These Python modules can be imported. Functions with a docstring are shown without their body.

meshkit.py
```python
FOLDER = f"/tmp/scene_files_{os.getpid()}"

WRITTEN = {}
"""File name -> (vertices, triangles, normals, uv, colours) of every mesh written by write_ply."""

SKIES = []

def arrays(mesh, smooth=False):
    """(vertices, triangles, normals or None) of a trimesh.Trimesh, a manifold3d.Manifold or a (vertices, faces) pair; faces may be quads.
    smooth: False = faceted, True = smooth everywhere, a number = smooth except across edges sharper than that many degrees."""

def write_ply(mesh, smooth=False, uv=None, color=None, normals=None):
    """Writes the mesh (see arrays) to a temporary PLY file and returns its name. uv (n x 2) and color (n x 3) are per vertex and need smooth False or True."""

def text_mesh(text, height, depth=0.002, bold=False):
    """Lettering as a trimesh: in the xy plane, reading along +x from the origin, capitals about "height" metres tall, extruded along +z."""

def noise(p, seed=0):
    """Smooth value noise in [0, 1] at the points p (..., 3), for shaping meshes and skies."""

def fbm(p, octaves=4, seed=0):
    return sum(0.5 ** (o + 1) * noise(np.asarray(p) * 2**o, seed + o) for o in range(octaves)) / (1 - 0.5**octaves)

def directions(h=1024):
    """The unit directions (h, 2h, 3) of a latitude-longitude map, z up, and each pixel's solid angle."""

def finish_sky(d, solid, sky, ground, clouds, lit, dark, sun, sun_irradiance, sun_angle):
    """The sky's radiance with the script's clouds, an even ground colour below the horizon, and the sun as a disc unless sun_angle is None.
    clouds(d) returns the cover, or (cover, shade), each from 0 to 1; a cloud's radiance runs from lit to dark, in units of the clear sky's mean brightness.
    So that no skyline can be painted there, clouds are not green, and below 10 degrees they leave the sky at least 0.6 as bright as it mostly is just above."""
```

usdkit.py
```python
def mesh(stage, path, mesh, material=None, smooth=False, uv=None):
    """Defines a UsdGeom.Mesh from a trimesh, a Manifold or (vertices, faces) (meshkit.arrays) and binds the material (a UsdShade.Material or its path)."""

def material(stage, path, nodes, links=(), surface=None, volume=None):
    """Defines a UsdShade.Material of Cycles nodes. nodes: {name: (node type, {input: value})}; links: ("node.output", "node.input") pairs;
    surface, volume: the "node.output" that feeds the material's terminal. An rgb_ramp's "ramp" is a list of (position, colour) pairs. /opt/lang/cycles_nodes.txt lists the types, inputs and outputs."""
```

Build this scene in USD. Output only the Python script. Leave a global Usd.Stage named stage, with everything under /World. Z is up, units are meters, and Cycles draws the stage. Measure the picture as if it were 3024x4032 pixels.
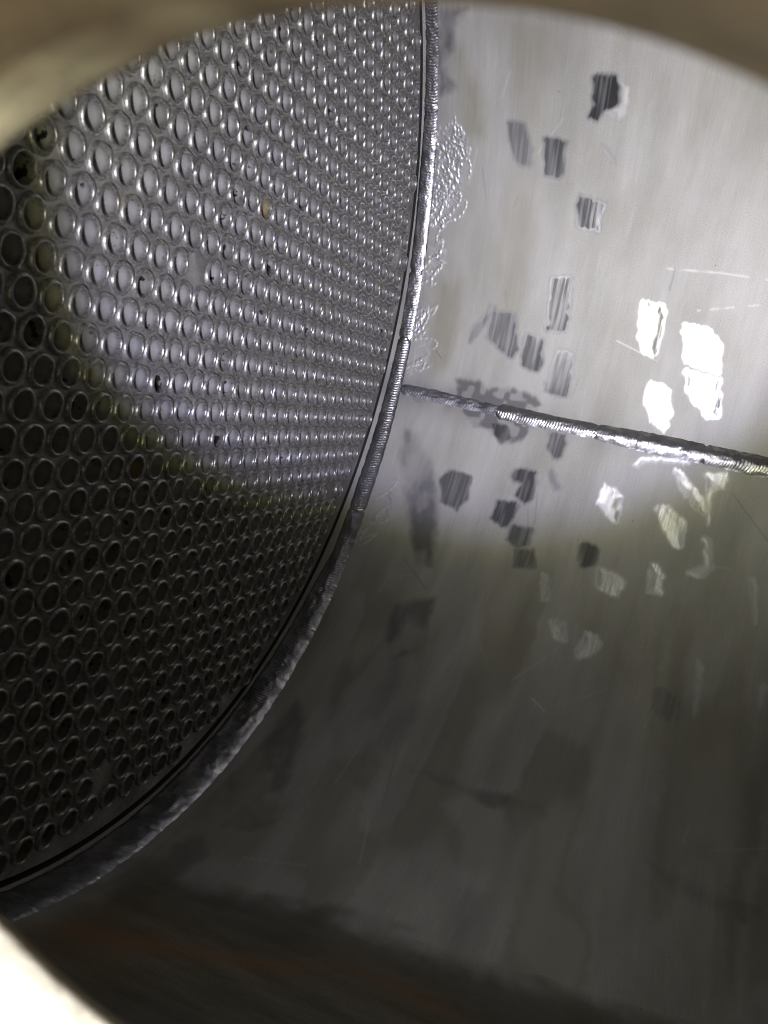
import math, random
import numpy as np
import trimesh
import shapely
from shapely.geometry import Polygon, Point
from pxr import Gf, Sdf, Usd, UsdGeom, UsdLux, UsdShade, Vt
import usdkit
from meshkit import noise, fbm

stage = Usd.Stage.CreateInMemory()
UsdGeom.SetStageUpAxis(stage, "Z")
UsdGeom.SetStageMetersPerUnit(stage, 1.0)
UsdGeom.Xform.Define(stage, "/World")
UsdGeom.Scope.Define(stage, "/World/Looks")
rng = np.random.default_rng(7)

# ---------------------------------------------------------------- camera
cam = UsdGeom.Camera.Define(stage, "/World/Camera")
AX = np.array([[0.9233, 0.32571, 0.20352], [0.24367, -0.08717, -0.96593], [-0.29688, 0.94144, -0.15985]])  # right, down, forward
EYE = np.array([0.3499, -0.55148, -0.05201])
m = Gf.Matrix4d(1.0)
for i, row in enumerate((AX[0], -AX[1], -AX[2], EYE)):
    for j in range(3):
        m[i, j] = float(row[j])
cam.AddTransformOp().Set(m)
cam.CreateHorizontalApertureAttr(3.6)
cam.CreateFocalLengthAttr(3.6 * 3427.0 / 3024.0)
cam.CreateFStopAttr(1.8)
cam.CreateFocusDistanceAttr(0.85)
cam.CreateClippingRangeAttr((0.003, 50.0))
cam.CreateExposureAttr(0.0)

# ---------------------------------------------------------------- light: a hand torch held in the mouth of the nozzle, below the camera
R = 0.4546                      # inner radius of the channel shell, metres
PITCH = 0.0238                  # tube pitch
NOZ_X, NOZ_A, NOZ_R = 0.317, math.radians(193.99), 0.098   # nozzle: place along the shell, direction, bore radius


def aim(xf, pos, target):
    d = np.asarray(target, float) - pos
    z = -d / np.linalg.norm(d)
    x = np.cross([0, 0, 1.0], z); x /= np.linalg.norm(x)
    y = np.cross(z, x)
    mm = Gf.Matrix4d(1.0)
    for i, row in enumerate((x, y, z, pos)):
        for j in range(3):
            mm[i, j] = float(row[j])
    xf.AddTransformOp().Set(mm)


def torch_lamp(name, pos, target, radius, color, watts, cone, soft):
    l = UsdLux.SphereLight.Define(stage, "/World/" + name)
    aim(l, np.asarray(pos, float), target)
    l.CreateRadiusAttr(radius); l.CreateColorAttr(Gf.Vec3f(*color)); l.CreateIntensityAttr(watts); l.CreateNormalizeAttr(True)
    sh = UsdLux.ShapingAPI.Apply(l.GetPrim())
    sh.CreateShapingConeAngleAttr(cone); sh.CreateShapingConeSoftnessAttr(soft)
    return l


TORCH = np.array([0.390, -0.674, -0.201])
torch_lamp("torch_core", TORCH, TORCH + np.array([-0.25, 0.96, 0.14]), 0.010, (0.44, 0.405, 1.0), 9.2, 33.0, 0.9)
torch_lamp("torch_corona", TORCH + np.array([0.0002, -0.001, 0]), (0.164, 0.393, -0.243), 0.017, (1.0, 0.99, 0.36), 5.3, 42.0, 0.4)

# weak daylight coming in through the open mouth of the nozzle, behind the camera
NA_DIR = np.array([0, math.cos(NOZ_A), math.sin(NOZ_A)])
day = UsdLux.DiskLight.Define(stage, "/World/nozzle_daylight")
aim(day, np.array([NOZ_X, 0, 0]) + NA_DIR * (R + 0.31), np.array([NOZ_X, 0, 0]))
day.CreateRadiusAttr(0.09); day.CreateNormalizeAttr(True); day.CreateIntensityAttr(1.35); day.CreateColorAttr(Gf.Vec3f(1.0, 0.99, 0.78))

# ---------------------------------------------------------------- helpers
USED = {}


def path_for(name, parent=None):
    base = (str(parent.GetPath()) if parent else "/World") + "/" + name
    n = USED.get(base, -1) + 1
    USED[base] = n
    return base if n == 0 else "%s_%03d" % (base, n)


def tag(p, label=None, cat=None, group=None, kind=None):
    for k, v in (("label", label), ("category", cat), ("group", group), ("kind", kind)):
        if v:
            p.SetCustomDataByKey(k, v)
    return p


def thing(name, label, cat):
    return tag(UsdGeom.Xform.Define(stage, path_for(name)).GetPrim(), label, cat)


def part(name, v, f, mat, parent=None, smooth=True, uv=None, attrs=None):
    g = usdkit.mesh(stage, path_for(name, parent), (np.asarray(v, float), np.asarray(f, int)), mat, smooth=smooth, uv=uv)
    for k, a in (attrs or {}).items():
        UsdGeom.PrimvarsAPI(g).CreatePrimvar(k, Sdf.ValueTypeNames.FloatArray, "vertex").Set(Vt.FloatArray.FromNumpy(np.asarray(a, np.float32)))
    return g.GetPrim()


def mat(name, nodes, links, surface="p.BSDF"):
    return usdkit.material(stage, "/World/Looks/" + name, nodes, links, surface=surface)


def grid_faces(nu, nv, keep=None, flip=False):
    i, j = np.meshgrid(np.arange(nu - 1), np.arange(nv - 1), indexing="ij")
    a = (i * nv + j).ravel()
    q = np.stack([a, a + nv, a + nv + 1, a + 1], 1)
    if flip:
        q = q[:, ::-1]
    if keep is not None:
        q = q[keep.ravel()]
    return np.vstack([q[:, [0, 1, 2]], q[:, [0, 2, 3]]])


def shell_point(x, s, r=R):
    t = np.asarray(s) / R
    return np.stack([np.asarray(x) + 0 * t, r * np.cos(t), r * np.sin(t)], -1)


def smooth01(a, b, x):
    t = np.clip((x - a) / (b - a), 0, 1)
    return t * t * (3 - 2 * t)

MARKS = [
    ('P', 1.0, [(1796, 2900), (2015, 2908), (2100, 2639), (1957, 2566), (1912, 2454), (1815, 2504), (1852, 2626)]),
    ('S', 0.4, [(2036, 2853), (2160, 2795), (2174, 2611), (2115, 2523), (1982, 2568), (2091, 2638)]),
    ('P', 0.7, [(967, 2373), (1149, 2387), (1301, 1955), (1136, 1948), (1033, 2101)]),
    ('P', 0.9, [(1358, 2262), (1608, 2245), (1625, 1881), (1448, 1884)]),
    ('P', 1.0, [(1837, 1743), (2113, 1690), (2134, 1386), (1856, 1424)]),
    ('P', 0.5, [(1985, 2245), (2038, 2239), (2141, 2093), (2086, 2111)]),
    ('P', 1.0, [(1692, 855), (1928, 866), (1985, 356), (1959, 282), (1703, 277), (1773, 346)]),
    ('P', 0.7, [(910, -19), (938, 168), (1071, 414), (1216, 431), (1102, 340), (1008, 152), (968, -8)]),
    ('P', 0.8, [(1093, 379), (1373, 386), (1505, -2), (1457, -112), (1264, -48), (1123, 42)]),
    ('P', 0.9, [(1534, 189), (1752, 186), (1803, -88), (1763, -224), (1581, -160)]),
    ('P', 0.8, [(1952, 68), (2122, 73), (2184, -297), (2177, -442), (1897, -413)]),
    ('W', 0.8, [(837, -478), (1133, -438), (1287, -510), (1507, -436), (1815, -489), (1926, -581), (1774, -672), (1868, -916), (1732, -1066), (1586, -1070), (1354, -988), (1127, -933), (1038, -832), (905, -679)]),
    ('W', 0.5, [(228, -730), (580, -626), (971, -696), (790, -825), (456, -866)]),
    ('P', 0.8, [(1405, -901), (1630, -851), (1689, -1016), (1594, -1098), (1450, -1011)]),
    ('P', 0.8, [(2079, -840), (2276, -825), (2300, -1081), (2218, -1145), (2117, -1036)]),
    ('P', 0.8, [(1021, -1664), (1093, -1553), (1271, -1540), (1350, -1551), (1368, -1855), (1305, -1989), (1103, -1924)]),
    ('P', 0.9, [(1810, -1347), (2053, -1333), (2108, -1663), (2030, -1713), (1898, -1656), (1926, -1499), (1787, -1473)]),
    ('P', 0.9, [(1724, -1762), (1963, -1730), (1963, -1882), (1894, -2037), (1703, -1982)]),
    ('P', 0.8, [(1961, -1973), (2203, -1968), (2212, -2147), (2119, -2218), (1958, -2157)]),
    ('P', 0.7, [(2067, -2233), (2284, -2202), (2332, -2415), (2121, -2462)]),
    ('P', 0.5, [(2194, -1165), (2300, -1346), (2360, -1464), (2307, -1478), (2207, -1369)]),
    ('S', 1.0, [(2814, -1278), (2944, -1304), (3054, -1363), (3086, -1702), (2931, -1626), (2780, -1520)]),
    ('P', 0.8, [(2738, -1986), (2831, -1975), (2967, -2025), (2947, -2207), (2796, -2251)]),
    ('S', 1.0, [(2437, -2444), (2509, -2453), (2579, -2702), (2507, -2785)]),
    ('S', 1.0, [(2979, -2227), (3160, -2204), (3311, -2277), (3284, -2488), (3011, -2453)]),
    ('S', 1.0, [(3479, -1998), (3633, -2040), (3701, -2334), (3532, -2327)]),
    ('S', 1.0, [(2654, -2919), (2841, -2919), (2900, -3138), (2764, -3123)]),
    ('S', 1.0, [(3033, -2946), (3191, -2954), (3259, -3019), (3157, -3228), (3018, -3290)]),
    ('S', 1.0, [(2714, 766), (2968, 756), (3018, 499), (2986, 196), (2877, 202), (2788, 349)]),
    ('S', 1.0, [(3175, 607), (3466, 580), (3625, 477), (3703, 133), (3520, 164), (3318, 192)]),
    ('S', 1.0, [(3319, 138), (3718, 96), (3810, -317), (3672, -333), (3513, -217), (3392, -51)]),
    ('S', 1.0, [(2984, -65), (3217, -87), (3314, -369), (3292, -597), (3131, -492), (3021, -321)]),
    ('S', 1.0, [(3406, -1374), (3533, -1356), (3744, -1471), (3789, -1770), (3719, -1803), (3518, -1616)]),
    ('S', 0.8, [(3408, -850), (3635, -1021), (3858, -1189), (3963, -1414), (3786, -1320), (3587, -1145)]),
    ('S', 0.8, [(3794, -927), (4031, -842), (4026, -1036), (3894, -1125)]),
    ('S', 0.7, [(3766, -1564), (4030, -1592), (4125, -1901), (4029, -2040), (3826, -2042), (4024, -1902), (3994, -1658)]),
    ('S', 0.8, [(3074, -1014), (3127, -902), (3586, -823), (3633, -853), (3164, -942), (3132, -1029)]),
    ('S', 0.7, [(4487, -1910), (4545, -1893), (4640, -2372), (4620, -2392)]),
    ('S', 0.9, [(3857, -1078), (3905, -1066), (3970, -1468), (3946, -1474)]),
    ('S', 0.7, [(4187, -2916), (4236, -2983), (4243, -3147), (4211, -3102)]),
    ('S', 0.6, [(4209, -3158), (4243, -3147), (4279, -3438), (4259, -3499)]),
    ('S', 0.6, [(4754, -3029), (4790, -2963), (4827, -2978), (4843, -3160), (4813, -3238), (4809, -3118), (4784, -3046)]),
    ('P', 0.7, [(3874, -3357), (3952, -3324), (4120, -3383), (4147, -3595), (4089, -3665), (3948, -3611), (3877, -3552)]),
    ('D', 0.8, [(421, -1184), (586, -1208), (978, -1675), (1166, -2253), (1233, -2710), (1061, -2729), (664, -1944), (423, -1497)]),
    ('D', 0.7, [(971, -3276), (1434, -3029), (1490, -3425), (1534, -3697), (1185, -4019)]),
    ('D', 0.9, [(165, 3395), (454, 3403), (309, 3221), (350, 3060), (245, 2861), (390, 2655), (171, 2536), (133, 2900)]),
    ('B', 0.9, [(323, 3058), (444, 3044), (547, 2814), (687, 2536), (732, 2181), (478, 2179), (413, 2485)]),
    ('B', 0.8, [(445, 585), (685, 610), (749, -49), (477, 56)]),
    ('B', 0.8, [(420, 321), (703, 369), (767, -319), (573, -477), (442, -203)]),
    ('B', 0.5, [(892, 3331), (1267, 3335), (1392, 1890), (1450, 707), (1442, 80), (1187, 156), (1046, 1324), (1045, 2351)]),
    ('N', 1, [(169, 2081), (371, 2268), (535, 2185), (530, 1941), (532, 1548), (365, 1147), (219, 1209), (181, 1637)]),
    ('N', 1, [(241, 962), (429, 935), (432, 739), (272, 600)]),
    ('N', 1, [(198, 183), (332, 293), (341, 32), (224, -147)]),
    ('N', 1, [(165, 190), (323, 188), (275, -27), (180, 45)]),
    ('N', 0.8, [(291, -232), (452, -112), (477, -346), (325, -557)]),
    ('N', 0.8, [(395, -1983), (491, -1941), (586, -2125), (560, -2358), (334, -2421), (346, -2287), (500, -2277), (518, -2111)]),
    ('N', 0.9, [(220, -2454), (362, -2578), (341, -2683), (273, -2669)]),
    ('D', 0.6, [(384, -5740), (508, -5075), (509, -4682), (755, -4963), (972, -5763), (1114, -6206), (969, -6426), (713, -6518)]),
    ('D', 0.35, [(707, -4219), (1120, -3694), (1578, -3653), (1758, -4534), (1687, -5523), (1145, -5355)]),
    ('D', 0.5, [(299, -7268), (649, -6630), (1041, -7067), (2041, -6768), (2556, -6730), (1774, -7198), (1000, -7462)]),
    ('D', 0.6, [(1872, -5077), (2189, -4936), (2491, -5029), (3159, -4925), (3189, -5045), (2720, -5204), (2258, -5134)]),
    ('D', 0.5, [(4099, -5147), (4674, -5220), (5071, -5177), (5079, -5528), (4722, -5382), (4278, -5355)]),
    ('L', 0.5, [(2554, -4945), (2754, -5023), (2920, -5383), (2962, -6060), (2699, -6094), (2571, -5552), (2326, -5331)]),
    ('L', 0.5, [(4902, -4748), (4978, -4762), (4880, -5886), (4943, -6331), (4817, -6347), (4902, -5434)]),
]
# ---------------------------------------------------------------- materials
UVN = {"uv": ("uvmap", {"attribute": "st"})}

M_shell = mat("mill_plate", {
    "uv": ("uvmap", {"attribute": "st"}),
    "polish": ("attribute", {"attribute": "polish"}), "dark": ("attribute", {"attribute": "dark"}),
    "tint": ("attribute", {"attribute": "tint"}), "pale": ("attribute", {"attribute": "pale"}), "brushed": ("attribute", {"attribute": "brushed"}),
    "mstreak": ("mapping", {"scale": (900.0, 22.0, 1.0)}), "nstreak": ("noise_texture", {"scale": 1.0, "detail": 3.0}),
    "mcloud": ("mapping", {"scale": (9.0, 4.0, 1.0)}), "ncloud": ("noise_texture", {"scale": 1.0, "detail": 5.0, "roughness": 0.6}),
    "ngrain": ("noise_texture", {"scale": 900.0, "detail": 2.0}),
    "rcloud": ("rgb_ramp", {"ramp": [(0.30, (0.37, 0.365, 0.325)), (0.55, (0.50, 0.495, 0.475)), (0.75, (0.57, 0.565, 0.55))]}),
    "mband": ("mapping", {"scale": (46.0, 5.0, 1.0)}), "nband": ("noise_texture", {"scale": 1.0, "detail": 4.0}), "mixb": ("mix", {"mix_type": "overlay", "fac": 0.2}),
    "vdot": ("voronoi_texture", {"scale": 42.0, "randomness": 1.0}), "rdot": ("map_range", {"from_min": 0.02, "from_max": 0.035, "to_min": 0.75, "to_max": 0.0, "clamp": True}), "mixv": ("mix", {"color2": (0.10, 0.095, 0.09)}),
    "mixs": ("mix", {"mix_type": "overlay", "fac": 0.16}),
    "mixg": ("mix", {"mix_type": "overlay", "fac": 0.35}),
    "mixt": ("mix", {"color2": (0.31, 0.305, 0.225)}), "mixd": ("mix", {"color2": (0.10, 0.10, 0.115)}),
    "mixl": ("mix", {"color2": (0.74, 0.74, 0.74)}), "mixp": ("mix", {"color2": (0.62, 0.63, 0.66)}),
    "rough": ("map_range", {"from_min": 0.0, "from_max": 1.0, "to_min": 0.58, "to_max": 0.12}),
    "rs": ("math", {"math_type": "multiply_add", "value2": 0.10}),
    "rsub": ("math", {"math_type": "subtract", "value2": 0.05}),
    "met": ("map_range", {"from_min": 0.0, "from_max": 1.0, "to_min": 0.35, "to_max": 1.0}),
    "hsum": ("math", {"math_type": "multiply_add"}),
    "bump": ("bump", {"strength": 0.13, "distance": 0.0006}),
    "tg": ("combine_xyz", {"x": 1.0, "y": 0.0, "z": 0.0}), "an": ("math", {"math_type": "multiply", "value2": 0.9}),
    "p": ("principled_bsdf", {"specular_ior_level": 0.4, "anisotropic_rotation": 0.25}),
}, [("uv.UV", "mstreak.vector"), ("mstreak.vector", "nstreak.vector"), ("uv.UV", "mcloud.vector"), ("mcloud.vector", "ncloud.vector"),
    ("uv.UV", "ngrain.vector"), ("ncloud.fac", "rcloud.fac"), ("uv.UV", "mband.vector"), ("mband.vector", "nband.vector"), ("rcloud.color", "mixb.color1"), ("nband.fac", "mixb.color2"), ("uv.UV", "vdot.vector"), ("vdot.distance", "rdot.value"), ("rdot.result", "mixv.fac"), ("mixb.color", "mixv.color1"), ("mixv.color", "mixs.color1"), ("nstreak.fac", "mixs.color2"),
    ("mixs.color", "mixg.color1"), ("ngrain.fac", "mixg.color2"), ("mixg.color", "mixt.color1"), ("tint.fac", "mixt.fac"),
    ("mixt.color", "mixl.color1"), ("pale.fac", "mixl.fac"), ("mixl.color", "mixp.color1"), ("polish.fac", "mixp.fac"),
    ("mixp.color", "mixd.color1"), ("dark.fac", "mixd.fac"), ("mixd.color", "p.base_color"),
    ("polish.fac", "rough.value"), ("nstreak.fac", "rs.value1"), ("rough.result", "rs.value3"), ("rs.value", "rsub.value1"), ("rsub.value", "p.roughness"),
    ("tg.vector", "p.tangent"), ("brushed.fac", "an.value1"), ("an.value", "p.anisotropic"), ("polish.fac", "met.value"), ("met.result", "p.metallic"),
    ("nstreak.fac", "hsum.value1"), ("polish.fac", "hsum.value2"), ("ngrain.fac", "hsum.value3"), ("hsum.value", "bump.height"), ("bump.normal", "p.normal")])

def weld_material(name, lo, hi, r0, r1):
    return mat(name, {
    "g": ("geometry", {}), "n": ("noise_texture", {"scale": 60.0, "detail": 4.0}), "n2": ("noise_texture", {"scale": 700.0, "detail": 2.0}),
    "r": ("rgb_ramp", {"ramp": [(0.35, lo), (0.6, hi)]}),
    "rr": ("map_range", {"from_min": 0.3, "from_max": 0.7, "to_min": r0, "to_max": r1}),
    "b": ("bump", {"strength": 0.3, "distance": 0.0004}), "p": ("principled_bsdf", {"metallic": 0.95}),
}, [("g.position", "n.vector"), ("g.position", "n2.vector"), ("n.fac", "r.fac"), ("r.color", "p.base_color"), ("n.fac", "rr.value"), ("rr.result", "p.roughness"),
    ("n2.fac", "b.height"), ("b.normal", "p.normal")])

M_weld = weld_material("weld_metal", (0.26, 0.26, 0.28), (0.55, 0.55, 0.58), 0.42, 0.24)
M_weld_dull = weld_material("weld_metal_dull", (0.13, 0.13, 0.15), (0.34, 0.34, 0.37), 0.55, 0.42)

M_sheet = mat("sheet_face", {
    "g": ("geometry", {}), "n": ("noise_texture", {"scale": 22.0, "detail": 6.0, "roughness": 0.65}), "n2": ("noise_texture", {"scale": 260.0, "detail": 4.0, "roughness": 0.7}),
    "r": ("rgb_ramp", {"ramp": [(0.30, (0.16, 0.15, 0.135)), (0.50, (0.31, 0.30, 0.285)), (0.72, (0.46, 0.455, 0.44))]}),
    "o": ("mix", {"mix_type": "overlay", "fac": 0.5}),
    "nr": ("noise_texture", {"scale": 38.0, "detail": 2.0}), "rr": ("rgb_ramp", {"ramp": [(0.70, (0, 0, 0)), (0.78, (1, 1, 1))]}),
    "rust": ("mix", {"color2": (0.22, 0.11, 0.035)}), "rf": ("math", {"math_type": "multiply", "value2": 0.8}), "bw": ("rgb_to_bw", {}),
    "b": ("bump", {"strength": 0.6, "distance": 0.0012}), "p": ("principled_bsdf", {"metallic": 0.5, "roughness": 0.40}),
}, [("g.position", "n.vector"), ("g.position", "n2.vector"), ("g.position", "nr.vector"), ("n.fac", "r.fac"), ("r.color", "o.color1"), ("n2.fac", "o.color2"),
    ("nr.fac", "rr.fac"), ("rr.color", "bw.color"), ("bw.val", "rf.value1"), ("rf.value", "rust.fac"), ("o.color", "rust.color1"), ("rust.color", "p.base_color"),
    ("n2.fac", "b.height"), ("b.normal", "p.normal")])


def tube_material(name, tone, dirt=0.63):
    return mat(name, {
        "g": ("geometry", {}), "n": ("noise_texture", {"scale": 85.0, "detail": 4.0, "roughness": 0.6}), "n2": ("noise_texture", {"scale": 500.0, "detail": 2.0}),
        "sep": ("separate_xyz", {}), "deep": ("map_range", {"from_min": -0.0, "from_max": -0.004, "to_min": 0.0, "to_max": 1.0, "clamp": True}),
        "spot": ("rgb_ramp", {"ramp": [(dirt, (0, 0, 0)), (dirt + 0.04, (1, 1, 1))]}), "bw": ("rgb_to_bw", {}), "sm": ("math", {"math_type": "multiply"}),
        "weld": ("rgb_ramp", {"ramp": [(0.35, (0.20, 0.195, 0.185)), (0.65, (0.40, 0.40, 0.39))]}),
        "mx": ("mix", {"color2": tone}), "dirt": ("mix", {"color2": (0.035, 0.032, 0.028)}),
        "ro": ("map_range", {"from_min": 0.0, "from_max": 1.0, "to_min": 0.38, "to_max": 0.44}),
        "me": ("map_range", {"from_min": 0.0, "from_max": 1.0, "to_min": 0.65, "to_max": 0.5}),
        "b": ("bump", {"strength": 0.25, "distance": 0.0005}), "p": ("principled_bsdf", {}),
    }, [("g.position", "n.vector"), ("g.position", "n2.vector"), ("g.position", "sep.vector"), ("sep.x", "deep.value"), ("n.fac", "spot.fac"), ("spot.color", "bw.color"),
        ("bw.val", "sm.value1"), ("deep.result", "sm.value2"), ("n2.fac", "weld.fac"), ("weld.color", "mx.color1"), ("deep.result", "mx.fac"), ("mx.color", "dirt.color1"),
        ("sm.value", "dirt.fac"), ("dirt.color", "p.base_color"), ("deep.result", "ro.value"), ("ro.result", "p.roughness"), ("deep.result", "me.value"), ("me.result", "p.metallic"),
        ("n2.fac", "b.height"), ("b.normal", "p.normal")])


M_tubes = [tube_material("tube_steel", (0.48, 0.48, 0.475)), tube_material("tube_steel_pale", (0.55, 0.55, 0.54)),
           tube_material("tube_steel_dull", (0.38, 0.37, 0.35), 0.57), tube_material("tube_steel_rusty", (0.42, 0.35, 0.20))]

M_dark = mat("gap_dark", {"p": ("principled_bsdf", {"base_color": (0.02, 0.02, 0.02), "roughness": 0.9})}, [])

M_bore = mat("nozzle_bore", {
    "lit_rim": ("attribute", {"attribute": "lit_rim"}),
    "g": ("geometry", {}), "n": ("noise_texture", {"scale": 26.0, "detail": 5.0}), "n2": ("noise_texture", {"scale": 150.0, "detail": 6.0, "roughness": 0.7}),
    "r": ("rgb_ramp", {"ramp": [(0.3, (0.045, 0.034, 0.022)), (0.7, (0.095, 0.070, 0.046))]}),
    "m": ("mix", {"color2": (0.30, 0.285, 0.21)}), "o": ("mix", {"mix_type": "overlay", "fac": 0.7}),  # pale mix colour is the torch light painted onto the inner rim
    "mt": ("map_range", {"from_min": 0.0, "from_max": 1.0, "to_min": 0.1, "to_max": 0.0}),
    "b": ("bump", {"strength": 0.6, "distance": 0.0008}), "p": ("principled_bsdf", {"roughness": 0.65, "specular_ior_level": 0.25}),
}, [("g.position", "n.vector"), ("g.position", "n2.vector"), ("n.fac", "r.fac"), ("r.color", "m.color1"), ("lit_rim.fac", "m.fac"), ("m.color", "o.color1"), ("n2.fac", "o.color2"),
    ("o.color", "p.base_color"), ("lit_rim.fac", "mt.value"), ("mt.result", "p.metallic"), ("n2.fac", "b.height"), ("b.normal", "p.normal")])

M_film = mat("residue", {
    "uv": ("uvmap", {"attribute": "st"}), "rust": ("attribute", {"attribute": "rust"}),
    "mp": ("mapping", {"scale": (14.0, 60.0, 1.0)}), "n": ("noise_texture", {"scale": 1.0, "detail": 6.0, "roughness": 0.65}), "n2": ("noise_texture", {"scale": 500.0, "detail": 3.0}),
    "r": ("rgb_ramp", {"ramp": [(0.3, (0.13, 0.12, 0.085)), (0.6, (0.22, 0.205, 0.155)), (0.8, (0.30, 0.28, 0.23))]}),
    "m": ("mix", {"color2": (0.34, 0.19, 0.085)}), "o": ("mix", {"mix_type": "overlay", "fac": 0.35}),
    "cover": ("attribute", {"attribute": "cover"}),
    "b": ("bump", {"strength": 0.4, "distance": 0.0008}), "p": ("principled_bsdf", {"roughness": 0.7, "metallic": 0.0}),
}, [("uv.UV", "mp.vector"), ("mp.vector", "n.vector"), ("uv.UV", "n2.vector"), ("n.fac", "r.fac"), ("r.color", "m.color1"), ("rust.fac", "m.fac"), ("m.color", "o.color1"), ("n2.fac", "o.color2"),
    ("o.color", "p.base_color"), ("cover.fac", "p.alpha"), ("n2.fac", "b.height"), ("b.normal", "p.normal")])

# ---------------------------------------------------------------- channel shell
shell = thing("channel_shell", "grey mill-finish steel cylinder wall of the vessel covered with scraped marks", "vessel shell")

S0, S1, X1 = math.radians(-130) * R, math.radians(62) * R, 0.58
xs = np.concatenate([np.arange(0.0, 0.072, 0.0008), np.arange(0.072, X1 + 0.0007, 0.0013)])
ss = np.concatenate([np.arange(S0, -0.47, 0.0021), np.arange(-0.47, S1 + 0.0007, 0.0013)])
GX, GS = np.meshgrid(xs, ss, indexing="ij")

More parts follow.
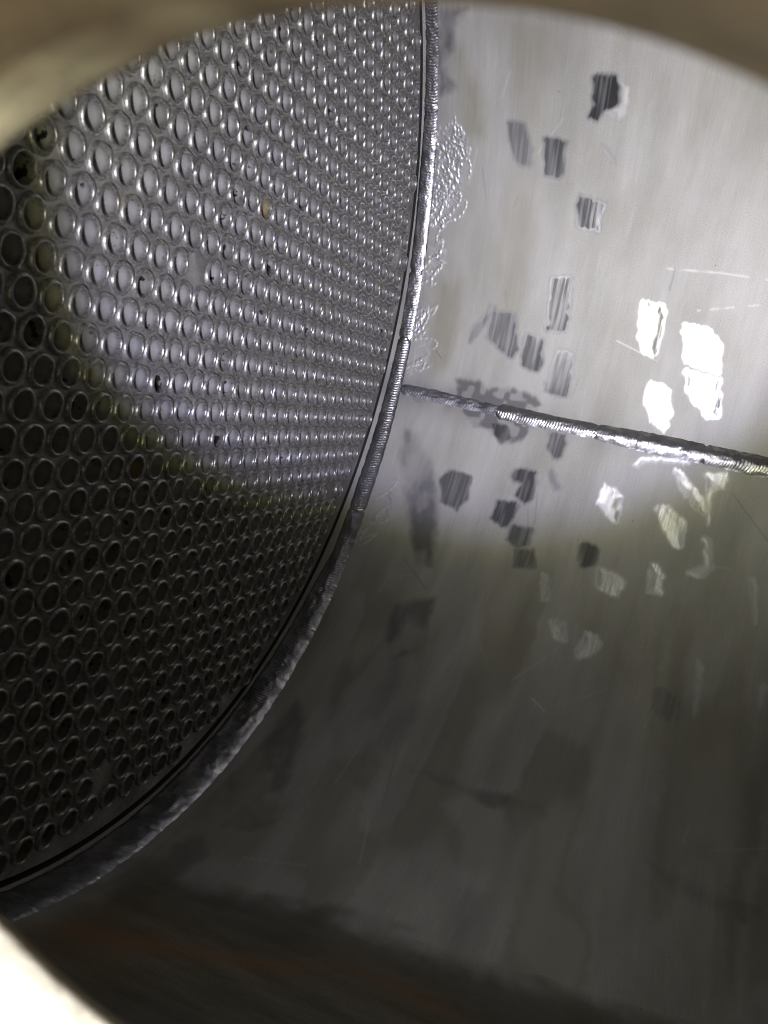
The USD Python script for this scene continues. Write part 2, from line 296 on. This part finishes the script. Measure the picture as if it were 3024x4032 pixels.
# marks lie in the shell's own unrolled coordinates (along the axis, along the curve), tenths of a millimetre
wob = lambda k, seed: noise(np.stack([GX * k, GS * k, 0 * GX], -1), seed) - 0.5
PX = GX + 0.004 * wob(160, 1) + 0.003 * wob(60, 2)
jag = noise(np.stack([GX * 420, GS * 14, 0 * GX], -1), 3) - 0.5
PS = GS + 0.0028 * jag + 0.003 * wob(90, 4)
streak = noise(np.stack([GX * 520, GS * 24, 0 * GX], -1), 5) * 0.6 + noise(np.stack([GX * 200, GS * 40, 0 * GX], -1), 6) * 0.4
fields = {k: np.zeros(GX.shape) for k in ("polish", "dark", "tint", "pale", "scrub", "brushed")}
hump = np.zeros(GX.shape)
strokes = np.zeros(GX.shape)
mark_rng = np.random.default_rng(17)
for kind, amt, pts in MARKS:
    poly = Polygon(np.array(pts) / 1e4).buffer(0)
    if kind in "PS":
        rounded = poly.buffer(-0.0028).buffer(0.0034)
        poly = poly.buffer(0.0006) if rounded.area < 0.75 * poly.area else rounded
    x0, y0, x1, y1 = poly.bounds
    pad = 0.02
    i0, i1 = np.searchsorted(xs, [x0 - pad, x1 + pad]); j0, j1 = np.searchsorted(ss, [y0 - pad, y1 + pad])
    if i1 <= i0 or j1 <= j0:
        continue
    sl = (slice(i0, i1), slice(j0, j1))
    soft = 0.0024 if kind in "PSN" else 0.004 if kind == "W" else 0.012 if kind == "B" else 0.007
    qx, qs = (PX[sl], PS[sl]) if kind != "B" else (GX[sl] + (PX[sl] - GX[sl]) * 0.5, PS[sl])
    pt = shapely.points(qx, qs)
    shapely.prepare(poly)
    inside = shapely.contains(poly, pt)
    dist = shapely.distance(poly.boundary, pt) * np.where(inside, 1, -1)
    w = smooth01(-soft, soft, dist) * amt
    st = streak[sl]
    if kind in "PS":      # each scraped spot is a shallow hollow or swelling
        hump[sl] += mark_rng.choice([-1, 1]) * mark_rng.uniform(0.4, 1.0) * (0.00015 if kind == "P" else 0.0006) * smooth01(-0.002, 0.010, dist)
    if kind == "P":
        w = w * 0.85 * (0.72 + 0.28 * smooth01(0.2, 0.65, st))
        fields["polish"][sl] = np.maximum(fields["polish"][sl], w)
        fields["dark"][sl] = np.maximum(fields["dark"][sl], smooth01(-1.5 * soft, 0.2 * soft, dist) * amt * (0.42 + 0.2 * st))  # polished spot, base colour also darkened for the dark surroundings it reflects
    elif kind == "S":
        w = w * (0.4 + 0.6 * smooth01(0.1, 0.5, st))
        fields["polish"][sl] = np.maximum(fields["polish"][sl], w * (0.75 if y1 > -0.10 else 0.6))
        fields["pale"][sl] = np.maximum(fields["pale"][sl], w * 0.9)  # scraped metal, base colour paled further in place of a bright reflection
        fields["brushed"][sl] = np.maximum(fields["brushed"][sl], w)
    elif kind == "W":
        blot = smooth01(0.35, 0.55, noise(np.stack([GX[sl] * 140, GS[sl] * 110, 0 * GX[sl]], -1), 8))
        fields["dark"][sl] = np.maximum(fields["dark"][sl], w * (0.5 + 0.5 * blot))
    elif kind == "D":
        fields["dark"][sl] = np.maximum(fields["dark"][sl], w * (0.35 + 0.65 * smooth01(0.3, 0.7, fbm(np.stack([GX[sl] * 45, GS[sl] * 25, 0 * GX[sl]], -1), 4, 41))))
    elif kind == "B":
        fields["tint"][sl] = np.maximum(fields["tint"][sl], w * (0.7 + 0.5 * (st - 0.5)))
    elif kind == "L":
        fields["pale"][sl] = np.maximum(fields["pale"][sl], w * 0.7)
    elif kind == "N":
        fields["scrub"][sl] = np.maximum(fields["scrub"][sl], w)
        for _ in range(max(4, int(poly.area * 13000))):
            cx_, cs_ = mark_rng.uniform(x0, x1), mark_rng.uniform(y0, y1)
            if not poly.buffer(0.004).contains(Point(cx_, cs_)):
                continue
            ang, aa, bb = mark_rng.normal(0.95, 0.35), mark_rng.uniform(0.009, 0.022), mark_rng.uniform(0.003, 0.008)
            ux = (GX[sl] - cx_) * math.cos(ang) + (GS[sl] - cs_) * math.sin(ang); us = -(GX[sl] - cx_) * math.sin(ang) + (GS[sl] - cs_) * math.cos(ang)
            rho = np.hypot(ux / aa, us / bb); phi = np.arctan2(us / bb, ux / aa)
            dd = np.abs(rho - 1) * np.minimum(bb, aa) * (1 + np.abs(np.cos(phi)))
            arc = smooth01(0.0019, 0.0006, dd) * smooth01(-0.4, 0.2, np.cos(phi - mark_rng.uniform(0, 6.28))) * (0.55 + 0.45 * np.sin(phi * aa * 900))
            strokes[sl] = np.maximum(strokes[sl], arc * amt)
# grinder scribbles beside the weld: shiny looping strokes
loops = np.abs(np.sin(GX * 520 + GS * 900 + 6 * fbm(np.stack([GX * 55, GS * 55, 0 * GX], -1), 3, 11))) ** 6
fields["polish"] = np.maximum(fields["polish"], np.maximum(fields["scrub"] * (0.40 + 0.3 * loops), strokes * 0.55))
fields["pale"] = np.maximum(fields["pale"], np.maximum(strokes, fields["scrub"] * smooth01(0.35, 0.7, fbm(np.stack([(GX - GS * 0.7) * 60, (GX + GS) * 260, 0 * GX], -1), 3, 71)) * 0.7))
# heat tint along both welds
gs_weld = -0.0725
heat = np.exp(-(((GS - gs_weld) / 0.020) ** 2)) * (0.22 + 0.28 * (GX < 0.19)) + np.exp(-((GX - 0.012) / 0.026) ** 2) * 0.25
fields["dark"] = np.maximum(fields["dark"], heat * (0.4 + 0.8 * fbm(np.stack([GX * 70, GS * 40, 0 * GX], -1), 3, 13)) * (1 - fields["scrub"]))
# thin straight scratches
for (ax, as_, bx, bs, wd) in ((0.2895, 0.1125, 0.3453, 0.1166, 0.0007), (0.3453, 0.1166, 0.40, 0.117, 0.0006), (0.2545, 0.0297, 0.3032, 0.0160, 0.0006), (0.33, 0.075, 0.40, 0.094, 0.0006), (0.2567, -0.3761, 0.2911, -0.3968, 0.0008)):
    d = np.array([bx - ax, bs - as_]); ln = np.hypot(*d); d /= ln
    t = (GX - ax) * d[0] + (GS - as_) * d[1]; o = np.abs(-(GX - ax) * d[1] + (GS - as_) * d[0])
    wv = smooth01(wd * 2.2, wd * 0.6, o) * (t > 0) * (t < ln) * smooth01(0.35, 0.6, noise(np.stack([GX * 130, GS * 130, 0 * GX], -1), 77)) * 0.7
    fields["pale"] = np.maximum(fields["pale"], wv)
low = smooth01(-0.20, -0.34, GS)
sw = noise(np.stack([PX * 24, PS * 7, 0 * GX], -1), 91); sw2 = noise(np.stack([PX * 33, PS * 11, 0 * GX], -1), 93)
fields["dark"] = np.maximum(fields["dark"], low * 0.18 * smooth01(0.46, 0.66, sw) * (0.6 + 0.6 * streak))
fields["tint"] = np.maximum(fields["tint"], low * 0.55 * smooth01(0.42, 0.64, sw2))
fields["pale"] = np.maximum(fields["pale"], low * 0.22 * smooth01(0.55, 0.75, sw2) * smooth01(0.6, 0.35, sw))
for _ in range(60):
    ax, as_ = mark_rng.uniform(0.05, 0.55), mark_rng.uniform(-0.75, 0.40)
    ln, ang = mark_rng.uniform(0.01, 0.07), mark_rng.choice([mark_rng.normal(1.57, 0.25), mark_rng.uniform(0, 3.14)])
    d = np.array([math.cos(ang), math.sin(ang)])
    i0, i1 = np.searchsorted(xs, sorted([ax, ax + d[0] * ln]) + np.array([-0.004, 0.004])); j0, j1 = np.searchsorted(ss, sorted([as_, as_ + d[1] * ln]) + np.array([-0.004, 0.004]))
    sl = (slice(i0, i1), slice(j0, j1))
    t = (GX[sl] - ax) * d[0] + (GS[sl] - as_) * d[1]; o = np.abs(-(GX[sl] - ax) * d[1] + (GS[sl] - as_) * d[0])
    k = "pale" if mark_rng.random() < 0.6 else "dark"
    fields[k][sl] = np.maximum(fields[k][sl], smooth01(0.0014, 0.0004, o) * (t > 0) * (t < ln) * mark_rng.uniform(0.08, 0.32))
h = 0.00025 * (fbm(np.stack([GX * 45, GS * 30, 0 * GX], -1), 3, 21) - 0.5)           # hammered, not quite true plate
h += hump + strokes * 0.0006 + 0.0 + 0.00008 * fields["polish"] * (streak - 0.5)
h += 0.0018 * (noise(np.stack([GX * 9, GS * 7, 0 * GX], -1), 23) - 0.5)
verts = shell_point(GX.ravel(), GS.ravel(), R) * np.array([1.0, 1, 1])
rr = (R - h.ravel()) / R
verts[:, 1] *= rr; verts[:, 2] *= rr
fine_f = grid_faces(len(xs), len(ss), flip=True)
uv = np.stack([GX.ravel(), GS.ravel()], 1)
attrs = {k: fields[k].ravel() for k in ("polish", "dark", "tint", "pale", "brushed")}
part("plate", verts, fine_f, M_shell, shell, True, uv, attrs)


def bore_distance(v):
    a = np.array([0, math.cos(NOZ_A), math.sin(NOZ_A)])
    d = v - np.array([NOZ_X, 0, 0])
    along = d @ a
    return np.linalg.norm(d - np.outer(along, a), axis=1), along


def coarse(x0, x1, s0, s1, step):
    nx, ns = max(2, int(round((x1 - x0) / step)) + 1), max(2, int(round((s1 - s0) / step)) + 1)
    gx, gs = np.meshgrid(np.linspace(x0, x1, nx), np.linspace(s0, s1, ns), indexing="ij")
    v = shell_point(gx.ravel(), gs.ravel())
    d, along = bore_distance(v)
    ok = ((d > NOZ_R + 0.002) | (along < 0)).reshape(nx, ns)
    keep = ok[:-1, :-1] & ok[1:, :-1] & ok[:-1, 1:] & ok[1:, 1:]
    return v, grid_faces(nx, ns, keep, True), np.stack([gx.ravel(), gs.ravel()], 1)


for x0, x1, s0, s1 in ((0.0, 0.80, S1, S0 + 2 * math.pi * R), (xs[-1], 0.80, S0, S1)):
    v, f, u = coarse(x0, x1, s0, s1, 0.006)
    z = np.zeros(len(v))
    part("plate", v, f, M_shell, shell, True, u, {"polish": z, "dark": z, "tint": z, "pale": z, "brushed": z})
# end of the channel, out of the picture
th = np.linspace(0, 2 * math.pi, 97)[:-1]
v = np.vstack([[0.80, 0, 0], np.stack([0.80 + 0 * th, R * np.cos(th), R * np.sin(th)], 1)])
f = np.array([[0, 1 + (k + 1) % 96, 1 + k] for k in range(96)])
z = np.zeros(len(v))
part("end_cover", v, f, M_shell, shell, False, v[:, 1:], {"polish": z, "dark": z, "tint": z, "pale": z, "brushed": z})


def bead(length, width_of, place, seed, lam=0.0031, height=0.0022, nv=17, step=0.0007, rip=0.0009, rough=0.0006, toe=0.75):
    """A weld bead with crescent ripples. place(u, v, h) -> points; u metres along, v -1..1 across."""
    nu = int(length / step) + 1
    u, vv = np.meshgrid(np.linspace(0, length, nu), np.linspace(-1, 1, nv), indexing="ij")
    n1 = fbm(np.stack([u * 60, vv * 1.2, 0 * u], -1), 3, seed)
    ph = u / lam + 1.5 * vv ** 2 + 1.0 * n1
    ripple = np.abs((ph % 1.0) - 0.35)
    cap = np.maximum(1 - vv ** 2, 0) ** toe
    hh = height * cap * (0.93 + 0.14 * n1) - rip * ripple * cap ** 0.5 + rough * (fbm(np.stack([u * 140, vv * 3.5, 0 * u], -1), 4, seed + 9) - 0.5) * cap ** 0.3 - 0.0006 * (1 - cap)
    edge = np.sqrt(0.3 + 0.7 * np.clip(np.minimum(u, length - u) / 0.006, 0, 1)) + 0.10 * (fbm(np.stack([u * 260, vv * 0, 0 * u], -1), 2, seed + 3) - 0.5)
    return place(u, vv * width_of(u) * edge, hh).reshape(-1, 3), grid_faces(nu, nv, flip=False)


WX = np.array([[42, 0.0010, 0.0190], [20, 0.0014, 0.0195], [-2, 0.0045, 0.023], [-25, 0.0055, 0.0265], [-36, 0.0090, 0.0300], [-42, 0.0050, 0.0320], [-62, 0.0030, 0.0350], [-90, 0.0030, 0.0370], [-130, 0.003, 0.0380]])


def ring_place(a_start):
    def place(u, v, hgt):
        ang = a_start - u / R
        deg = np.degrees(ang)
        lo = np.interp(-deg, -WX[:, 0], WX[:, 1]); hi = np.interp(-deg, -WX[:, 0], WX[:, 2])
        x = (lo + hi) / 2 + v * (hi - lo) / 2
        r = R - hgt
        return np.stack([x, r * np.cos(ang), r * np.sin(ang)], -1)
    return place


for k, (a0, a1, hgt) in enumerate(((62, 8, 0.0020), (8.6, -2.0, 0.0016), (-1.4, -29.0, 0.0032), (-28.2, -128, 0.0022))):
    v, f = bead(math.radians(a0 - a1) * R, lambda u: 1.0, ring_place(math.radians(a0)), 31 + k, height=hgt, rip=(0.0006, 0.0006, 0.0009, 0.0006)[k], rough=(0.0010, 0.0010, 0.0005, 0.0014)[k])
    tag(part("weld_bead", v, f, M_weld, shell), ("ground-down upper run of the ring weld", None, "rippled run of the ring weld below the seam", "wide smeared lower run of the ring weld")[k])


def seam_place(x0):
    def place(u, v, hgt):
        x = x0 + u
        s = np.interp(x, [0.0, 0.09, 0.17, 0.26, 0.39, 0.60], [-0.0715, -0.0728, -0.0738, -0.0730, -0.0718, -0.0710]) + v
        r = R - hgt
        return np.stack([x, r * np.cos(s / R), r * np.sin(s / R)], -1)
    return place


for k, (x0, x1, hgt, w) in enumerate(((0.024, 0.150, 0.0007, 0.0088), (0.143, 0.262, 0.0024, 0.0108), (0.256, 0.378, 0.0027, 0.0112), (0.372, 0.579, 0.0027, 0.0112))):
    v, f = bead(x1 - x0, lambda u, w=w: w, seam_place(x0), 51 + k, height=hgt, rip=0.0003 if k == 0 else 0.0006, rough=0.0009, toe=1.15)
    tag(part("seam_weld", v, f, M_weld_dull if k == 0 else M_weld, shell), ("flattened dull start of the long seam weld", "bright rippled run of the long seam weld", None, None)[k])

# ---------------------------------------------------------------- tube sheet
sheet = thing("tube_sheet", "round steel plate full of open tube ends in triangular rows", "tube sheet")
CX, CY = 6.7688, -3.9250
BLANK = {(7.0, -4), (24.0, -8), (21.5, 5), (6.5, 15)}
SHEET_R = R - 0.0042
SX = -0.0015
R3 = math.sqrt(3) / 2
sites = []
for r in range(-28, 24):
    for i in range(-16, 32):
        ii = i + (0.5 if r % 2 else 0.0)
        dx, dy = ii - CX, r * R3 - CY
        if math.hypot(dx, dy) < 18.52 and (ii, r) not in BLANK:
            sites.append((dx * PITCH, -dy * PITCH))
sites = np.array(sites)
hexr = PITCH / math.sqrt(3)
HOLE = 0.0098
NS = 24
hex_pts = np.array([[hexr * math.cos(math.radians(30 + 60 * k)), hexr * math.sin(math.radians(30 + 60 * k))] for k in range(6)])
ring_a = np.radians(30 + np.arange(NS) * 360 / NS)
ring = HOLE * np.stack([np.cos(ring_a), np.sin(ring_a)], 1)
hexring = np.array([hex_pts[k // 4] * (1 - (k % 4) / 4) + hex_pts[(k // 4 + 1) % 6] * ((k % 4) / 4) for k in range(NS)])
cell_v = np.vstack([hexring, ring])
cell_f = []
for k in range(NS):
    n = (k + 1) % NS
    cell_f += [[k, n, NS + n], [k, NS + n, NS + k]]
cell_f = np.array(cell_f)
pv = (sites[:, None, :] + cell_v[None]).reshape(-1, 2)
pf = (np.arange(len(sites))[:, None, None] * len(cell_v) + cell_f[None]).reshape(-1, 3)
disc = Polygon([(SHEET_R * math.cos(a), SHEET_R * math.sin(a)) for a in np.linspace(0, 2 * math.pi, 361)[:-1]])
cells = shapely.union_all([Polygon(s + hex_pts * 1.0005) for s in sites])
rest = disc.difference(cells)
rv, rf = [], []
for g in getattr(rest, "geoms", [rest]):
    if g.area < 1e-9:
        continue
    tv, tf = trimesh.creation.triangulate_polygon(g, engine="earcut")
    rf.append(np.asarray(tf) + len(pv) + sum(len(x) for x in rv)); rv.append(np.asarray(tv))
v2 = np.vstack([pv] + rv)
pl = np.column_stack([np.full(len(v2), SX), v2])
pl[:, 0] += 0.0003 * (fbm(np.column_stack([v2 * 160, 0 * v2[:, 0]]), 3, 5) - 0.5)
ff = np.vstack([pf] + rf)
# rim wall going back from the face
base = len(pl)
rim = np.array([[x, SHEET_R * math.cos(a), SHEET_R * math.sin(a)] for a in np.linspace(0, 2 * math.pi, 361)[:-1] for x in (SX, SX - 0.03)])
rimf = []
for k in range(360):
    a, b = base + 2 * k, base + 2 * ((k + 1) % 360)
    rimf += [[a, b, b + 1], [a, b + 1, a + 1]]
part("face_plate", np.vstack([pl, rim]), np.vstack([ff, rimf]), M_sheet, sheet, False)
# floor of the dark groove round the sheet
rg = [(0.0, R), (-0.004, R + 0.0005), (-0.025, R + 0.0005), (-0.025, SHEET_R - 0.004)]
gv = np.array([[x, r * math.cos(a), r * math.sin(a)] for a in np.linspace(0, 2 * math.pi, 241)[:-1] for x, r in rg])
gf = []
for k in range(240):
    for j in range(3):
        a, b = 4 * k + j, 4 * ((k + 1) % 240) + j
        gf += [[a, b, b + 1], [a, b + 1, a + 1]]
part("groove", gv, gf, M_dark, shell, False)

# tube ends: expanded tube standing proud in an uneven ring of weld metal
PROFILE = np.array([[0.01125, -0.0012], [0.01095, 0.0007], [0.01045, 0.0019], [0.00970, 0.0027], [0.00890, 0.0030], [0.00830, 0.0027], [0.00795, 0.0018], [0.00780, 0.0003], [0.00775, -0.004], [0.00775, -0.020], [0.00775, -0.055]])
K = 28


def tube_end(y, z, seed):
    g = np.random.default_rng(seed)
    a = np.linspace(0, 2 * math.pi, K + 1)[:-1]
    rr_ = PROFILE[:, 0][None].repeat(K, 0).copy(); hh_ = PROFILE[:, 1][None].repeat(K, 0).copy()
    lump = sum(g.normal(0, 1) * np.cos(n * a + g.uniform(0, 6.28)) / n ** 0.6 for n in range(1, 7))[:, None]
    rr_[:, :4] += 0.00030 * lump * np.array([1.2, 1.0, 0.7, 0.3])
    hh_[:, 1:6] += 0.00034 * lump * np.array([0.6, 1, 1.0, 0.8, 0.5]) + g.normal(0, 0.0002)
    rr_[:, 4:] *= 1 + g.normal(0, 0.008)
    oy, oz = g.normal(0, 0.00018, 2)
    tilt = g.normal(0, 0.012, 2)
    yy = y + oy + rr_ * np.cos(a)[:, None]; zz = z + oz + rr_ * np.sin(a)[:, None]
    xx = SX + hh_ + (rr_ * np.cos(a)[:, None] * tilt[0] + rr_ * np.sin(a)[:, None] * tilt[1]) * (hh_ > 0)
    v = np.stack([xx, yy, zz], -1).reshape(-1, 3)
    n = PROFILE.shape[0]
    f = []
    for k in range(K):
        k2 = (k + 1) % K
        for j in range(n - 1):
            p, q = k * n + j, k2 * n + j
            f += [[p, q, q + 1], [p, q + 1, p + 1]]
    return v, np.array(f)


def in_view(pts):
    d = pts - EYE
    c = np.stack([d @ AX[0], d @ AX[1], d @ AX[2]], -1)
    px = 384 + c[:, 0] / c[:, 2] * 870.35; py = 512 + c[:, 1] / c[:, 2] * 870.35
    # clear of the nozzle rim as well
    w = d / np.linalg.norm(d, axis=1)[:, None]
    A, B, C = w[:, 1] ** 2 + w[:, 2] ** 2, 2 * (w[:, 1] * EYE[1] + w[:, 2] * EYE[2]), EYE[1] ** 2 + EYE[2] ** 2 - R * R
    t = (-B - np.sqrt(np.maximum(B * B - 4 * A * C, 0))) / 2 / A
    clear = bore_distance(EYE + w * t[:, None])[0] < NOZ_R + 0.003
    return (c[:, 2] > 0) & (px > -8) & (px < 776) & (py > -8) & (py < 1032) & clear, c[:, 2]


p3 = np.column_stack([np.zeros(len(sites)), sites])
vis, depth = in_view(p3)
size = 1 / depth ** 2 * np.abs((p3 - EYE)[:, 0]) / np.linalg.norm(p3 - EYE, axis=1)
order = np.argsort(-np.where(vis, size, -1))
n_vis = int(vis.sum())
print("tubes", len(sites), "in view", n_vis)
single = set(order[:min(300, n_vis)].tolist())
restv, restf, nn = [], [], 0
pick = np.random.default_rng(3).choice(4, len(sites), p=[0.585, 0.24, 0.167, 0.008])
rusty = []
for k in range(len(sites)):
    v, f = tube_end(sites[k, 0], sites[k, 1], 1000 + k)
    if k in single:
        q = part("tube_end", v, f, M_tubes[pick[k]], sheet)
        if pick[k] == 3:
            tag(q, "rust-stained tube end")
    elif vis[k]:
        restv.append(v); restf.append(f + nn); nn += len(v)
    else:
        restv.append(v); restf.append(f + nn); nn += len(v)
if restv:
    tag(part("small_tube_ends", np.vstack(restv), np.vstack(restf), M_tubes[0], sheet), kind="stuff")

# ---------------------------------------------------------------- nozzle the camera looks through
noz = thing("nozzle", "rust-brown round nozzle bore framing the view, torch light painted on its inner rim", "nozzle")
na = np.array([0, math.cos(NOZ_A), math.sin(NOZ_A)])
nt = np.array([0, -math.sin(NOZ_A), math.cos(NOZ_A)])
NA = 240
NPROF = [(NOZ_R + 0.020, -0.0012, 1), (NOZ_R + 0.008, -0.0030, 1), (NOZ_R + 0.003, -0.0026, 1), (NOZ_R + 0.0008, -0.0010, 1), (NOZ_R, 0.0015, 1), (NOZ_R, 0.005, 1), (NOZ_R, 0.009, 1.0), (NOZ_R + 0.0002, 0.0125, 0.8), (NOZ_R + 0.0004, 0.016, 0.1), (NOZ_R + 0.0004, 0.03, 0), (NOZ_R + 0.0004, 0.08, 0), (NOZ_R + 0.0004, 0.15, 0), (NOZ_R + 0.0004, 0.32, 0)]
bv, lit_rim = [], []
for k in range(NA):
    b = 2 * math.pi * k / NA
    ground = 1.0 - smooth01(-0.92, -0.2, math.cos(b)) * smooth01(0.1, -0.3, math.sin(b))   # torch light put into the rim colour, left out along its upper right
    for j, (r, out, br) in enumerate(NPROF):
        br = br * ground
        jr = r + (0.0006 * (noise(np.array([math.cos(b) * 9, math.sin(b) * 9, j * 2.0]), 4) - 0.5) if j < 7 else 0)
        x, t = jr * math.cos(b), jr * math.sin(b)
        base = math.sqrt(R * R - t * t)            # where the bore meets the inside of the shell
        far = (out / 0.32)
        s_ = base * (1 - far) + (R + 0.0) * far + out
        bv.append(np.array([NOZ_X + x, 0, 0]) + nt * t + na * s_)
        lit_rim.append(np.clip(br + (0.5 * (noise(np.array([math.cos(b) * 14, math.sin(b) * 14, 0.5]), 9) - 0.5) if 0 < br < 1 else 0), 0, 1))
bf = []
n = len(NPROF)
for k in range(NA):
    k2 = (k + 1) % NA
    for j in range(n - 1):
        p, q = k * n + j, k2 * n + j
        bf += [[p, q, q + 1], [p, q + 1, p + 1]]
part("bore", np.array(bv), np.array(bf), M_bore, noz, True, None, {"lit_rim": np.array(lit_rim)})

# ---------------------------------------------------------------- residue lying along the bottom of the shell
fx = np.arange(0.03, 0.575, 0.002)
lo_, hi_ = -0.0, 0.0
TIDE = np.array([[0.0, -0.735], [0.04, -0.718], [0.091, -0.7056], [0.163, -0.6887], [0.231, -0.6772], [0.271, -0.6746], [0.326, -0.6673], [0.36, -0.6624], [0.457, -0.6484], [0.58, -0.64]])
top = np.interp(fx, TIDE[:, 0], TIDE[:, 1]) + 0.010 * (fbm(np.column_stack([fx * 30, 0 * fx, 0 * fx]), 4, 3) - 0.5)
bot = np.full(len(fx), -0.93)
nv_ = 150
T = np.linspace(0, 1, nv_)
FX = fx[:, None].repeat(nv_, 1); FS = bot[:, None] + (top - bot)[:, None] * T[None]
edge = np.minimum.reduce([np.abs(FS - top[:, None]), np.abs(FS - bot[:, None]), FX - fx[0], fx[-1] - FX])
FH = -0.0004 + 0.0022 * smooth01(0, 0.012, edge) + 0.0008 * smooth01(0, 0.01, edge) * (fbm(np.stack([FX * 40, FS * 90, 0 * FX], -1), 4, 8) - 0.5)
RUST = np.array([[0.05, -0.84], [0.0782, -0.8264], [0.144, -0.7959], [0.177, -0.7793], [0.23, -0.7423], [0.277, -0.7416], [0.31, -0.7452]])
rc = np.interp(FX, RUST[:, 0], RUST[:, 1]) + 0.008 * (fbm(np.stack([FX * 35, 0 * FX, 0 * FX], -1), 3, 12) - 0.5)
RU = np.exp(-np.abs(FS - rc) / 0.010) * smooth01(0.33, 0.28, FX) * 0.7 + 0.45 * smooth01(-0.74, -0.82, FS) * smooth01(0.16, 0.06, FX)
RU = np.clip(RU * (0.5 + fbm(np.stack([FX * 50, FS * 50, 0 * FX], -1), 4, 15)), 0, 1)
COVER = smooth01(0.0, 0.036, edge + 0.026 * (fbm(np.stack([FX * 60, FS * 60, 0 * FX], -1), 4, 19) - 0.5)) * (0.55 + 0.45 * smooth01(0.01, 0.10, edge)) * 0.95
fv = shell_point(FX.ravel(), FS.ravel())
k_ = (R - FH.ravel()) / R
fv[:, 1] *= k_; fv[:, 2] *= k_
q = part("residue_film", fv, grid_faces(len(fx), nv_, flip=True), M_film, None, True, np.stack([FX.ravel(), FS.ravel()], 1), {"rust": RU.ravel(), "cover": COVER.ravel()})
tag(q, "brown dried residue with rusty streak along the bottom of the shell", "residue", kind="stuff")
